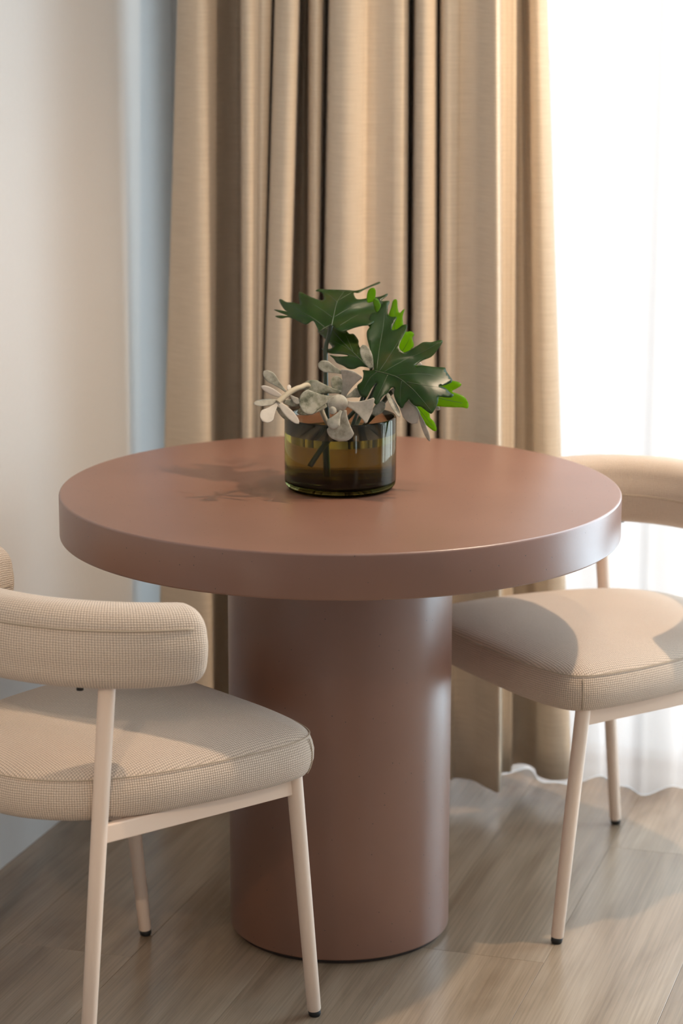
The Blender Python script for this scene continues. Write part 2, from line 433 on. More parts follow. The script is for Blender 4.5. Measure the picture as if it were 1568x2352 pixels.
# ------------------------------------------------------------------ ceiling downlights (they give the warm light)
DL_LABELS = ['round recessed ceiling downlight right of the table', 'round recessed ceiling downlight between table and camera',
             'round recessed ceiling downlight near the right wall', 'round recessed ceiling downlight above the camera',
             'round recessed ceiling downlight above the table aimed at the beige curtain',
             'added ceiling spot that brightens the back of the left chair']
for ((x, y), energy, cone, rad, aim), lab in zip(DOWNLIGHTS, DL_LABELS):
    t = thing('downlight', lab, 'ceiling light', (x, y, CEIL), group='ceiling downlights')
    bm = bmesh.new(); lathe(bm, [(0.038, -0.002), (0.048, -0.004), (0.052, 0.0)], 40); obj('rim', bm, M['steel'], t)
    bm = bmesh.new(); lathe(bm, [(0.0, -0.001), (0.038, -0.002)], 40); obj('lens', bm, M['lamp'], t)
    l = bpy.data.lights.new('downlight_beam', 'SPOT'); l.energy = energy; l.color = WARM
    l.spot_size = R(cone); l.spot_blend = 0.6 if cone > 30 else 1.0; l.shadow_soft_size = rad
    lo = bpy.data.objects.new('downlight_beam', l); C.objects.link(lo); lo.location = (x, y, CEIL - 0.06)
    if aim: lo.rotation_euler = (Vector(aim) - lo.location).to_track_quat('-Z', 'Y').to_euler()

# ------------------------------------------------------------------ curtains
HEM = 0.042
YC = lambda x: 0.625 - 0.309 * (x - 0.33)
def on_line(px, py, delta):                                    # meet the curtain line, delta metres behind it
    y = 0.7
    for _ in range(12):
        p = at(px, py, y); y = YC(p.x) + delta
    return at(px, py, y)
FOLDS = [(403, 378, -.02), (430, 425, -.045), (464, 478, -.045), (495, 492, .03), (522, 520, .075), (545, 550, .08), (549, 556, .02), (553, 560, -.05), (568, 572, -.062),
         (586, 588, -.045), (600, 593, -.052), (618, 600, -.03), (625, 602, .015), (630, 605, -.045), (655, 630, -.075), (678, 656, -.06), (684, 661, .03), (692, 680, .07),
         (702, 702, .06), (706, 707, -.02), (716, 715, -.05), (730, 724, -.045), (744, 731, .02), (748, 735, .055), (751, 738, -.02), (764, 752, -.07), (795, 785, -.085),
         (826, 822, -.07), (834, 831, -.048), (850, 848, -.046), (880, 880, -.05), (905, 905, -.062), (929, 929, -.05), (934, 932, .03), (940, 936, .07), (946, 941, .03), (949, 944, -.03),
         (960, 956, -.07), (980, 978, -.072), (996, 998, -.045), (999, 1001, .03), (1003, 1004, .045), (1007, 1008, -.03), (1020, 1020, -.065), (1046, 1041, -.06), (1056, 1052, -.045),
         (1090, 1090, -.05), (1115, 1120, -.085), (1136, 1144, -.105), (1141, 1148, -.05), (1148, 1152, .01), (1165, 1166, .02), (1181, 1178, .025), (1187, 1183, .068), (1200, 1204, .082),
         (1209, 1222, .06), (1214, 1228, .02), (1228, 1250, .0), (1242, 1276, .01), (1250, 1286, .03)]
def curtain_mesh(folds, n_sub, levels, z_top, z_hem, line):
    top = [line(a, 0, d) for a, b, d in folds]
    mid = [line(b, 1000, d) for a, b, d in folds]
    top = catmull(top, n_sub); mid = catmull(mid, n_sub)
    bm = bmesh.new(); uvl = bm.loops.layers.uv.new('UVMap')
    arc = [0.0]
    for a, b in zip(mid, mid[1:]): arc.append(arc[-1] + math.hypot(b.x - a.x, b.y - a.y))
    rows = []
    for k in range(levels + 1):
        z = z_top + (z_hem - z_top) * k / levels
        row = []
        for p, q in zip(top, mid):
            t = (p.z - z) / max(1e-6, (p.z - q.z))
            t = max(-1.0, min(1.75, t))
            x = p.x + (q.x - p.x) * t; y = p.y + (q.y - p.y) * t
            row.append(bm.verts.new((x, y, z)))
        rows.append(row)
    for k in range(levels):
        za, zb = [z_top + (z_hem - z_top) * j / levels for j in (k, k + 1)]
        for i in range(len(top) - 1):
            f = bm.faces.new((rows[k][i], rows[k + 1][i], rows[k + 1][i + 1], rows[k][i + 1]))
            for lp, uvv in zip(f.loops, ((arc[i], za), (arc[i], zb), (arc[i + 1], zb), (arc[i + 1], za))): lp[uvl].uv = uvv
    return bm
bm = curtain_mesh(FOLDS, 5, 40, 2.56, HEM, on_line)
curt = obj('curtain', bm, M['curtain'])
sol = curt.modifiers.new('thickness', 'SOLIDIFY'); sol.thickness = 0.0018; sol.offset = 0
tag(curt, 'heavy beige linen curtain hanging in deep folds behind the table', 'curtain')

# white sheer behind the beige curtain, cut short so bare window adds light
bm = bmesh.new(); uvl = bm.loops.layers.uv.new('UVMap')
NS, NZ = 280, 24
LEN = 0.84
rows = []
for k in range(NZ + 1):
    z = 2.56 + (0.0003 - 2.56) * k / NZ
    row = []
    for i in range(NS + 1):
        s = LEN * i / NS
        w = 0.034 * math.sin(s * 2 * math.pi / 0.165 + 1.3 * math.sin(s * 3.1)) + 0.014 * math.sin(s * 2 * math.pi / 0.071 + 2.0)
        w *= 0.75 + 0.45 * k / NZ
        p = room(0.42 + s, 0.056 + 0.8 * w)
        row.append(bm.verts.new((p.x, p.y, z)))
    rows.append(row)
for k in range(NZ):
    for i in range(NS):
        f = bm.faces.new((rows[k][i], rows[k + 1][i], rows[k + 1][i + 1], rows[k][i + 1]))
        for lp, (ii, kk) in zip(f.loops, ((i, k), (i, k + 1), (i + 1, k + 1), (i + 1, k))): lp[uvl].uv = (LEN * ii / NS * 1.3, 2.55 * kk / NZ)
sheer = obj('sheer_curtain', bm, M['sheer'])
tag(sheer, 'pale sheer curtain glowing with daylight in front of the window', 'curtain')
# curtain tracks under the ceiling
t = thing('curtain_track', 'white double curtain track under the ceiling above both curtains', 'curtain track', room(0, 0, CEIL), -A17)
for v in (-0.12, 0.056): obj('rail', box_bm((-0.02, v - 0.012, -0.06), (3.7, v + 0.012, 0.0), None, 0.002), M['white'], t, smooth=False)

# ------------------------------------------------------------------ table
TH, TR, TT, PR = 0.744, 0.45, 0.070, 0.182
tab = thing('round_table', 'round terracotta concrete pedestal table with thick top', 'table')
def rounded(r0, z0, r1, z1, rb, n=5):                          # closed lathe profile of a disc r1 between z0 and z1
    pr = [(r0, z0)]
    pr += [(r1 - rb + rb * math.sin(a), z0 + rb - rb * math.cos(a)) for a in [math.pi / 2 * k / n for k in range(n + 1)]]
    pr += [(r1 - rb + rb * math.cos(a), z1 - rb + rb * math.sin(a)) for a in [math.pi / 2 * k / n for k in range(n + 1)]]
    return pr + [(r0, z1)]
bm = bmesh.new(); lathe(bm, rounded(0.0, TH - TT, TR, TH, 0.004), 192); o = obj('tabletop', bm, M['concrete'], tab); shade_auto(o, 30)
bm = bmesh.new(); lathe(bm, rounded(0.0, 0.007, PR, TH - TT, 0.003), 128); o = obj('pedestal', bm, M['concrete'], tab); shade_auto(o, 30)
bm = bmesh.new(); lathe(bm, rounded(0.0, 0.0, PR - 0.007, 0.007, 0.001), 96); o = obj('plinth', bm, M['plinth'], tab); shade_auto(o, 30)

# ------------------------------------------------------------------ chairs
SEAT_PLAN = [(0, .262), (.10, .260), (.175, .250), (.218, .232), (.237, .196), (.239, .12), (.228, .02), (.207, -.075), (.168, -.155), (.112, -.205), (.05, -.228), (0, -.233)]
full_plan = SEAT_PLAN + [(-x, y) for x, y in SEAT_PLAN[-2:0:-1]]
def seat_bm():
    plan = catmull([(x, y, 0) for x, y in full_plan], 14, True); n = len(plan)
    ctr = Vector((0, 0.015, 0))
    arc = [0.0]
    for i in range(n): arc.append(arc[-1] + (plan[(i + 1) % n] - plan[i]).length)
    nor = []
    for i in range(n):
        d = (plan[(i + 1) % n] - plan[i - 1]).normalized(); nn = Vector((d.y, -d.x, 0))
        if nn.dot(plan[i] - ctr) < 0: nn = -nn
        nor.append(nn)
    prof = [(.14, .396), (.06, .393), (.022, .392), (.009, .3955), (.002, .404), (-.0025, .418), (-.003, .432), (-.0005, .443), (.0025, .4505), (.0055, .4555),
            (.0095, .4595), (.016, .4640), (.026, .4690), (.05, .477), (.09, .4845), (.14, .489)]
    bm = bmesh.new(); uvl = bm.loops.layers.uv.new('UVMap')
    rings, s_acc = [], 0.0
    for k, (ins, z) in enumerate(prof):
        if ins <= 0.03: ring = [plan[i] - nor[i] * ins for i in range(n)]
        else:
            base = [plan[i] - nor[i] * 0.03 for i in range(n)]
            sc = 1 - (ins - 0.03) / 0.205
            ring = [ctr + (p - ctr) * sc for p in base]
        if k: s_acc += math.hypot(ins - prof[k - 1][0], z - prof[k - 1][1])
        rings.append((s_acc, [bm.verts.new((p.x, p.y, z)) for p in ring]))
    top_from = 9
    for k in range(len(rings) - 1):
        for i in range(n):
            j = (i + 1) % n
            f = bm.faces.new((rings[k][1][i], rings[k][1][j], rings[k + 1][1][j], rings[k + 1][1][i]))
            for lp, (ii, kk) in zip(f.loops, ((i, k), (i + 1, k), (i + 1, k + 1), (i, k + 1))):
                if k >= top_from or k < 2: lp[uvl].uv = (lp.vert.co.x, lp.vert.co.y)
                else: lp[uvl].uv = (arc[ii], rings[kk][0])
    for ring, z in ((rings[-1][1], .4915), (rings[0][1], .396)):
        c = bm.verts.new((ctr.x, ctr.y, z))
        for i in range(n):
            j = (i + 1) % n
            f = bm.faces.new((ring[i], ring[j], c) if z > .45 else (ring[j], ring[i], c))
            for lp in f.loops: lp[uvl].uv = (lp.vert.co.x, lp.vert.co.y)
    return bm
BR, BY, BTH, BE = 0.246, 0.04, 0.074, R(74.5)
BZ0, BZ1 = 0.588, 0.708
def back_section(n=40):                                        # rounded rectangle: (out, up) with a stitched groove on the outside and inside
    hw, hh, r = BTH / 2, (BZ1 - BZ0) / 2, 0.031
    pts = []
    for cx, cy, a0 in ((hw - r, hh - r, 0), (-hw + r, hh - r, 90), (-hw + r, -hh + r, 180), (hw - r, -hh + r, 270)):
        for k in range(9):
            a = R(a0 + 90 * k / 8); pts.append([cx + r * math.cos(a), cy + r * math.sin(a)])
    # sides a little crowned
    out = []
    for i, (x, y) in enumerate(pts):
        out.append((x, y))
        x2, y2 = pts[(i + 1) % len(pts)]
        L = math.hypot(x2 - x, y2 - y)
        if L > 0.02:
            m = 10
            for k in range(1, m):
                t = k / m; xx, yy = x + (x2 - x) * t, y + (y2 - y) * t
                cr = 0.004 * math.sin(math.pi * t)
                if abs(x2 - x) < 1e-6: xx += cr * (1 if x > 0 else -1)
                else: yy += cr * (1 if y > 0 else -1)
                out.append((xx, yy))
    return out
def back_bm():
    sec = back_section(); n = len(sec)
    per = [0.0]
    for i in range(n): per.append(per[-1] + math.hypot(sec[(i + 1) % n][0] - sec[i][0], sec[(i + 1) % n][1] - sec[i][1]))
    bm = bmesh.new(); uvl = bm.loops.layers.uv.new('UVMap')
    N = 96; rings = []; cap = 0.036 / BR
    angs = [-BE - 0.0 + (2 * BE) * i / N for i in range(N + 1)]
    extra = [1, .985, .955, .91, .85, .77, .66, .5, .3, .1]
    ext = lambda e: cap * (1 - e ** 2.6) ** (1 / 2.6) * 0.86
    seq = []
    for e in extra[::-1]: seq.append((-BE - ext(e), e))
    seq += [(a, 1.0) for a in angs[1:-1]]
    for e in extra: seq.append((BE + ext(e), e))
    for a, e in seq:
        zc = (BZ0 + BZ1) / 2 + 0.013 * math.cos(a) - 0.006
        ring = []
        for ox, uz in sec:
            r = BR + ox * e - 0.025 * uz * e
            zz = zc + uz * (1.0 - 0.06 * (a / BE) ** 4) * e
            ring.append(bm.verts.new((r * math.sin(a), BY - r * math.cos(a), zz)))
        rings.append((a * BR, ring))
    for (sa, A_), (sb, B_) in zip(rings, rings[1:]):
        for i in range(n):
            j = (i + 1) % n
            f = bm.faces.new((A_[i], A_[j], B_[j], B_[i]))
            for lp, uvv in zip(f.loops, ((sa, per[i]), (sa, per[i + 1]), (sb, per[i + 1]), (sb, per[i]))): lp[uvl].uv = uvv
    bm.faces.new(rings[0][1][::-1]); bm.faces.new(rings[-1][1])
    bmesh.ops.recalc_face_normals(bm, faces=bm.faces[:])
    return bm
def back_seam(side):                                           # stitched line along the pad, side +1 outside, -1 inside
    bm = bmesh.new(); pts = []
    up = (0.030 if side > 0 else -0.004)
    for i in range(61):
        a = -BE * 1.01 + 2 * BE * 1.01 * i / 60
        zc = (BZ0 + BZ1) / 2 + 0.013 * math.cos(a) - 0.006
        r = BR + side * (BTH / 2 + (0.0012 if side > 0 else 0.0036)) - 0.025 * up
        pts.append((r * math.sin(a), BY - r * math.cos(a), zc + up))
    return tube(bm, pts, 0.0011, 6)
FF, FT, RF, RT, ZRAIL = Vector((.211, .243, 0)), Vector((.212, .200, .41)), Vector((.197, -.178, 0)), Vector((.187, -.117, .60)), 0.381
def on_leg(foot, top, z): return foot + (top - foot) * (z / top.z)
def mir(p, s): return Vector((p.x * s, p.y, p.z))
def make_chair(label):
    t = thing('dining_chair', label, 'chair', group='dining chairs at the round table')
    st = obj('seat', seat_bm(), M['fabric'], t); st['label'] = 'beige woven seat cushion'
    for s in (-1, 1):                                          # the upright seams at the two front corners
        bm = bmesh.new()
        tube(bm, [(s * (.2302 + o_), .2165 + .6 * o_, z) for o_, z in ((-.003, .399), (.001, .408), (.0032, .418), (.0034, .432), (.002, .444), (-.0008, .4525))], 0.0009, 6); obj('corner_seam', bm, M['seam'], st)
    plan = catmull([(x * 0.988, y * 0.988 + .0002, .4558) for x, y in full_plan], 6, True)
    bm = bmesh.new(); tube(bm, plan + plan[:1], 0.0009, 6); obj('seam', bm, M['seam'], st)
    b = obj('backrest', back_bm(), M['fabric'], t); b['label'] = 'curved beige woven backrest pad'
    for s in (1, -1): obj('seam', back_seam(s), M['seam'], b)
    for s in (-1, 1):
        bm = bmesh.new(); tube(bm, [(s * .168, BY - .190, BZ0 + .0075), (s * .168, BY - .190, BZ0 - .0005)], 0.0050, 12); obj('plug', bm, M['rubber'], b)
    for s in (-1, 1):
        for foot, top, zt in ((FF, FT, 0.397), (RF, RT, 0.615)):
            p0, p1 = mir(on_leg(foot, top, 0.010), s), mir(on_leg(foot, top, zt), s)
            bm = bmesh.new()
            tube(bm, [p0, p0 + (p1 - p0) * 0.006, p0 + (p1 - p0) * 0.5, p1], [0.0096, 0.0106, 0.0116, 0.0124], 24)
            lg = obj('leg', bm, M['leg'], t); shade_auto(lg, 50)
            q = mir(on_leg(foot, top, 0.0), s)
            bm = bmesh.new(); tube(bm, [q, q + Vector((0, 0, .003)), p0 + Vector((0, 0, .001))], [0.0078, 0.0094, 0.0096], 20); obj('foot_cap', bm, M['rubber'], lg)
        a, b2 = mir(on_leg(RF, RT, ZRAIL), s), mir(on_leg(FF, FT, ZRAIL), s)
        d = (b2 - a); L = d.length; d.normalize(); side = d.cross(Vector((0, 0, 1))).normalized()
        MM = Matrix((( d.x, side.x, 0, a.x), (d.y, side.y, 0, a.y), (d.z, side.z, 1, a.z), (0, 0, 0, 1)))
        obj('side_rail', box_bm((0.006, -0.006, -0.0145), (L - 0.006, 0.006, 0.0125), MM, 0.0022), M['leg'], t, smooth=False)
    yb = on_leg(RF, RT, ZRAIL)
    obj('cross_rail', box_bm((-.17, -.085, ZRAIL - .006), (.17, -.065, ZRAIL + .0115), None, 0.002), M['leg'], t, smooth=False)
    return t
def copy_tree(o, parent=None):
    c = o.copy(); C.objects.link(c)
    if parent: c.parent = parent
    for ch in list(o.children): copy_tree(ch, c)
    return c
ch1 = make_chair('beige woven dining chair standing with its back to the camera by the left wall')
ch2 = copy_tree(ch1)
ch2['label'] = 'beige woven dining chair on the window side by the sheer curtain'
ch1.location = (-.359, -.378, 0); ch1.rotation_euler = (0, 0, -.837)
ch2.location = (.46, .216, 0); ch2.rotation_euler = (0, 0, 2.097)

# ------------------------------------------------------------------ vase with water
VH, VR, WL = 0.118, 0.0895, 0.0915
vase = thing('glass_vase', 'olive green glass cylinder vase on the round table', 'vase', (0, 0, TH))
bm = bmesh.new()
WT = 0.0042; BASE = 0.019
# the glass: outside, rim and the dry part of the inside; the water carries the wetted inside
lathe(bm, [(0, 0.0006), (VR - .014, 0.0), (VR - .006, .0022), (VR - .0015, .008), (VR, .016), (VR, VH - .002), (VR - .001, VH - .0005), (VR - WT / 2, VH), (VR - WT + .001, VH - .0005), (VR - WT, VH - .002), (VR - WT, WL)], 128)
for f in bm.faces: f.material_index = 1 if max(v.co.z for v in f.verts) < 0.0165 else 0
o = obj('vase_body', bm, M['glass'], vase); o.data.materials.append(M['thick'])
bm = bmesh.new()
lathe(bm, [(0, BASE), (VR - WT - .010, BASE + .001), (VR - WT - .003, BASE + .005), (VR - WT, BASE + .012), (VR - WT, WL), (0, WL)], 128)
for f in bm.faces:
    zs = [v.co.z for v in f.verts]
    f.material_index = 1 if min(zs) > WL - 1e-6 else (2 if max(zs) < BASE + .0055 else 0)
wo = obj('water', bm, M['wet'], vase); wo.data.materials.append(M['water']); wo.data.materials.append(M['wet_floor'])
for p in wo.data.polygons: p.use_smooth = p.material_index != 1
wo['label'] = 'water filling most of the vase'

# ------------------------------------------------------------------ philodendron leaves
def c1(*p): return [(620 + x / 5.6, 640 + y / 5.6) for x, y in p]
def c2(*p): return [(810 + x / 5.6, 660 + y / 5.6) for x, y in p]
def c3(*p): return [(810 + x / 5.6, 800 + y / 5.6) for x, y in p]
def c4(*p): return [(570 + x / 5.6, 820 + y / 5.6) for x, y in p]
class Sheet:                                                   # a leaf's own tilted plane: anchor, normal
    def __init__(self, px, py, y, normal, cup, wave, phase=0.0):
        self.o = at(px, py, y); self.n = Vector(normal).normalized()
        self.u = Vector((1, 0, 0)); self.u = (self.u - self.n * self.u.dot(self.n)).normalized()
        self.v = self.n.cross(self.u)
        self.cup, self.wave, self.phase = cup, wave, phase
    def uv(self, px, py):
        r = ray(px, py); t = (self.o - CAM).dot(self.n) / r.dot(self.n)
        p = CAM + r * t - self.o
        return Vector((p.dot(self.u), p.dot(self.v)))
    def point(self, q, lift=0.0):
        r = q.length; a = math.atan2(q.y, q.x)
        d = self.cup * r * r + self.wave * min(1.0, r / 0.06) ** 2 * math.sin(5 * a + self.phase + 30 * r)
        p = self.o + self.u * q.x + self.v * q.y
        g = (p - CAM).normalized()
        return p + g * ((d + lift) / g.dot(self.n))
def inside(poly, p):
    c = False; j = len(poly) - 1
    for i in range(len(poly)):
        a, b = poly[i], poly[j]
        if (a.y > p.y) != (b.y > p.y) and p.x < (b.x - a.x) * (p.y - a.y) / (b.y - a.y) + a.x: c = not c
        j = i
    return c
def leaf_blade(name, sheet, outline, parent, mat, thick=0.0007, step=0.0045):
    pts = [sheet.uv(*p) for p in outline]
    sm = [Vector((p.x, p.y)) for p in catmull([(p.x, p.y, 0) for p in pts], 3, True)]
    verts = [Vector((p.x, p.y)) for p in sm]; n = len(verts)
    xs = [p.x for p in verts]; ys = [p.y for p in verts]
    x = min(xs)
    k = 0
    while x < max(xs):
        y = min(ys) + (step / 2 if k % 2 else 0)
        while y < max(ys):
            p = Vector((x, y))
            if inside(sm, p) and min((p - q).length_squared for q in sm) > (step * 0.45) ** 2: verts.append(p)
            y += step
        x += step * 0.866; k += 1
    res = delaunay_2d_cdt(verts, [(i, (i + 1) % n) for i in range(n)], [], 0, 1e-6)
    bm = bmesh.new(); bv = [bm.verts.new(sheet.point(Vector((p.x, p.y)))) for p in res[0]]
    for f in res[2]:
        c = sum((Vector((res[0][i].x, res[0][i].y)) for i in f), Vector((0, 0))) / 3
        if inside(sm, c):
            try: bm.faces.new([bv[i] for i in f])
            except ValueError: pass
    for v in [v for v in bm.verts if not v.link_faces]: bm.verts.remove(v)
    bmesh.ops.recalc_face_normals(bm, faces=bm.faces[:])
    o = obj(name, bm, mat, parent)
    m = o.modifiers.new('thickness', 'SOLIDIFY'); m.thickness = thick; m.offset = 0
    return o
def veins(sheet, lines, parent, rad=0.0011):
    bm = bmesh.new()
    for j, ln in enumerate(lines):
        q = catmull([(*sheet.uv(*p), 0) for p in ln], 5)
        P = [sheet.point(Vector((a.x, a.y)), 0.0003) for a in q]
        r0 = rad if j == 0 else rad * 0.55
        tube(bm, P, [max(0.0002, r0 * (1 - 0.75 * i / (len(P) - 1))) for i in range(len(P))], 6)
    return obj('vein', bm, M['vein'], parent)
def stalk(parent, pts, rad, mat='petiole', name='stalk'):
    bm = bmesh.new(); P = catmull(pts, 8); tube(bm, P, [rad * (1 - 0.25 * i / (len(P) - 1)) for i in range(len(P))], 12); return obj(name, bm, M[mat], parent)

# A: the broad leaf at the back left
leafA = thing('philodendron_leaf', 'dark lobed philodendron leaf spreading left at the back of the vase', 'leaf', group='philodendron leaves in the vase')
shA = Sheet(759, 745, 0.035, (-0.10, -0.50, 0.86), -1.2, 0.005, 0.6)
outA = c1((780, 600), (700, 640), (620, 680), (600, 640), (545, 545), (480, 580), (440, 590), (360, 555), (290, 520), (215, 500), (130, 515), (55, 488), (120, 478), (215, 480), (150, 455), (40, 405), (110, 408), (205, 425),
          (175, 405), (130, 340), (105, 278), (135, 270), (200, 305), (290, 310), (368, 328), (355, 240), (360, 175), (400, 182), (450, 210), (530, 245), (600, 270), (655, 280), (680, 262), (665, 195), (640, 172),
          (575, 160), (610, 138), (700, 140), (800, 143), (900, 145), (1000, 148), (1085, 155), (1180, 130), (1280, 85), (1385, 42), (1400, 58), (1300, 98), (1200, 142), (1125, 182), (1065, 180), (1082, 240),
          (1115, 266), (1200, 258), (1290, 240), (1400, 230), (1495, 190), (1490, 222), (1420, 285), (1520, 285), (1510, 340), (1440, 420), (1370, 500), (1280, 590), (1180, 605), (1080, 630), (985, 665), (900, 680), (830, 640))
leaf_blade('blade', shA, outA, leafA, M['leaf'])
veins(shA, [c1((780, 600), (805, 490), (850, 300), (950, 155)), c1((785, 495), (640, 390), (540, 330), (400, 260)), c1((845, 300), (760, 220), (680, 170)), c1((880, 270), (1000, 200), (1060, 165)),
            c1((820, 490), (950, 410), (1100, 345), (1240, 300)), c1((890, 600), (1000, 530), (1130, 460)), c1((690, 620), (560, 520), (400, 430), (230, 330)), c1((700, 640), (520, 500), (330, 470))], leafA)
shA2 = Sheet(848, 680, 0.0, (-0.25, -0.9, 0.2), -2.0, 0.001)
leaf_blade('lobe', shA2, c1((1235, 300), (1238, 190), (1270, 130), (1320, 115), (1345, 150), (1342, 230), (1310, 295)), leafA, M['backlit'], step=0.003)
shA3 = Sheet(863, 700, -0.012, (0.2, -0.9, 0.2), -2.0, 0.001)
leaf_blade('lobe', shA3, c1((1312, 290), (1325, 255), (1365, 252), (1400, 305), (1412, 350), (1390, 402), (1360, 428), (1335, 390), (1320, 335)), leafA, M['backlit'], step=0.003)
stalk(leafA, [(-.016, .004, TH + BASE + .002), (-.017, .004, TH + .07), (-.022, .006, TH + .13), at(746, 812, .03), at(752, 775, .034), shA.point(Vector((0, 0)))], 0.0042)

# C: the big front leaf to the right, B its lower left neighbour, D the back-lit one behind
leafC = thing('philodendron_leaf', 'largest glossy dark green philodendron leaf facing forward over the right vase rim', 'leaf', group='philodendron leaves in the vase')
shC = Sheet(866, 850, -0.045, (-0.22, -0.70, 0.68), -1.4, 0.006, 1.9)
outC = (c2((258, 1055), (240, 950), (210, 790), (175, 660), (170, 570), (205, 510), (190, 490), (200, 400), (235, 330), (300, 315), (340, 270), (360, 215), (410, 175), (435, 190), (440, 260), (435, 320), (450, 360), (500, 378),
           (545, 376), (552, 400), (520, 460), (490, 545), (560, 535), (620, 490), (670, 475), (690, 497), (670, 560), (630, 640), (590, 730), (595, 790), (650, 832), (700, 815), (750, 790), (830, 740), (900, 700),
           (1000, 700), (1080, 680), (1130, 675), (1142, 705), (1080, 800), (1000, 890), (900, 930), (840, 965), (792, 1010), (870, 1000), (960, 1010), (1060, 1022), (1175, 1028), (1190, 1065), (1240, 1140)) +
        c3((1270, 400), (1250, 440), (1150, 475), (1100, 478), (1150, 490), (1200, 520), (1250, 570), (1292, 590), (1260, 625), (1180, 625), (1100, 620), (1090, 680), (1060, 760), (1010, 835), (960, 815), (900, 770), (860, 745),
           (800, 740), (740, 690), (715, 650), (690, 680), (660, 710), (630, 765), (590, 745), (550, 680), (520, 590), (527, 515), (490, 505), (440, 570), (380, 620), (320, 710), (285, 717), (250, 670), (240, 610), (262, 540),
           (310, 440), (270, 470), (220, 540), (180, 620), (140, 632), (90, 600), (70, 560), (48, 480), (110, 420), (130, 330), (120, 280), (190, 285)))
leaf_blade('blade', shC, outC, leafC, M['leaf'])
veins(shC, [c3((280, 290), (450, 330), (600, 390), (800, 560), (1000, 800)), c3((560, 350), (720, 325), (960, 330), (1180, 380)), c3((690, 430), (900, 470), (1150, 500)), c2((300, 1060), (330, 800), (380, 500), (400, 250)),
            c2((330, 1080), (480, 850), (600, 650), (660, 520)), c2((380, 1090), (640, 940), (900, 820), (1090, 710)), c3((300, 300), (200, 400), (120, 560)), c3((440, 340), (380, 470), (290, 660)), c3((620, 420), (600, 560), (610, 700))], leafC)
stalk(leafC, [(-0.040, -.02, TH + .041), (-0.012, -.015, TH + .09), (.03, -.005, TH + .135), at(862, 862, -.03), shC.point(Vector((0, 0)), -.001)], 0.0038)

leafB = thing('philodendron_leaf', 'smaller olive tinged philodendron leaf with torn edge between the two big leaves', 'leaf', group='philodendron leaves in the vase')
shB = Sheet(850, 842, -0.035, (-0.35, -0.60, 0.72), -1.4, 0.005, 0.2)
outB = c1((1300, 1150), (1240, 1140), (1150, 1130), (1080, 1160), (1000, 1160), (930, 1120), (850, 1085), (810, 1030), (760, 985), (840, 1000), (940, 1000), (1000, 990), (900, 972), (780, 965), (700, 940), (650, 905), (690, 902), (760, 905),
          (790, 880), (740, 820), (680, 760), (620, 700), (602, 685), (660, 670), (690, 640), (720, 640), (725, 605), (750, 592), (800, 610), (850, 635), (838, 590), (838, 565), (870, 620), (930, 680), (970, 668), (1010, 710),
          (1060, 710), (1100, 750), (1130, 800), (1130, 850), (1180, 950), (1220, 1060), (1245, 1125))
leaf_blade('blade', shB, outB, leafB, M['leaf'])
veins(shB, [c1((1260, 1140), (1040, 930), (860, 740), (760, 620)), c1((1040, 930), (900, 850), (720, 760)), c1((1150, 1030), (900, 940), (720, 920)), c1((1060, 950), (1000, 800), (950, 700))], leafB)
stalk(leafB, [(0.012, -.03, TH + .094), (.02, -.03, TH + .11), (.035, -.015, TH + .15), shB.point(Vector((0.002, 0)), -.001)], 0.0032)

leafD = thing('philodendron_leaf', 'bright green back-lit philodendron leaf behind the largest leaf', 'leaf', group='philodendron leaves in the vase')
shD = Sheet(885, 850, 0.020, (-0.45, -0.84, 0.28), -1.0, 0.003, 2.4)
outD = (c2((420, 420), (455, 330), (480, 260), (500, 180), (530, 150), (558, 165), (565, 260), (590, 325), (620, 300), (655, 275), (630, 370), (640, 470), (670, 565), (740, 562), (780, 600), (755, 650), (775, 720), (765, 770), (735, 800), (800, 930), (960, 1050), (1100, 1120)) +
        c3((1150, 400), (1280, 410), (1370, 435), (1385, 470), (1330, 510), (1270, 545), (1320, 570), (1420, 610), (1480, 700), (1470, 765), (1400, 755), (1250, 752), (1090, 742), (960, 720), (930, 780), (980, 830), (990, 890), (1040, 940), (1076, 1040), (1040, 1060),
           (970, 1010), (910, 950), (870, 870), (820, 800), (720, 680), (600, 520), (480, 400), (380, 290), (350, 180)) + c2((360, 850), (390, 600)))
leaf_blade('blade', shD, outD, leafD, M['backlit'])
veins(shD, [c3((380, 280), (700, 420), (1000, 600), (1400, 700)), c2((420, 1050), (520, 600), (530, 250)), c2((480, 1000), (640, 800), (720, 650)), c3((600, 450), (850, 780), (1020, 1000))], leafD)
stalk(leafD, [(.022, .0, TH + .094), (.03, .01, TH + .11), (.045, .012, TH + .14), at(878, 853, .012), shD.point(Vector((-0.006, 0.0)), -.001)], 0.0034)

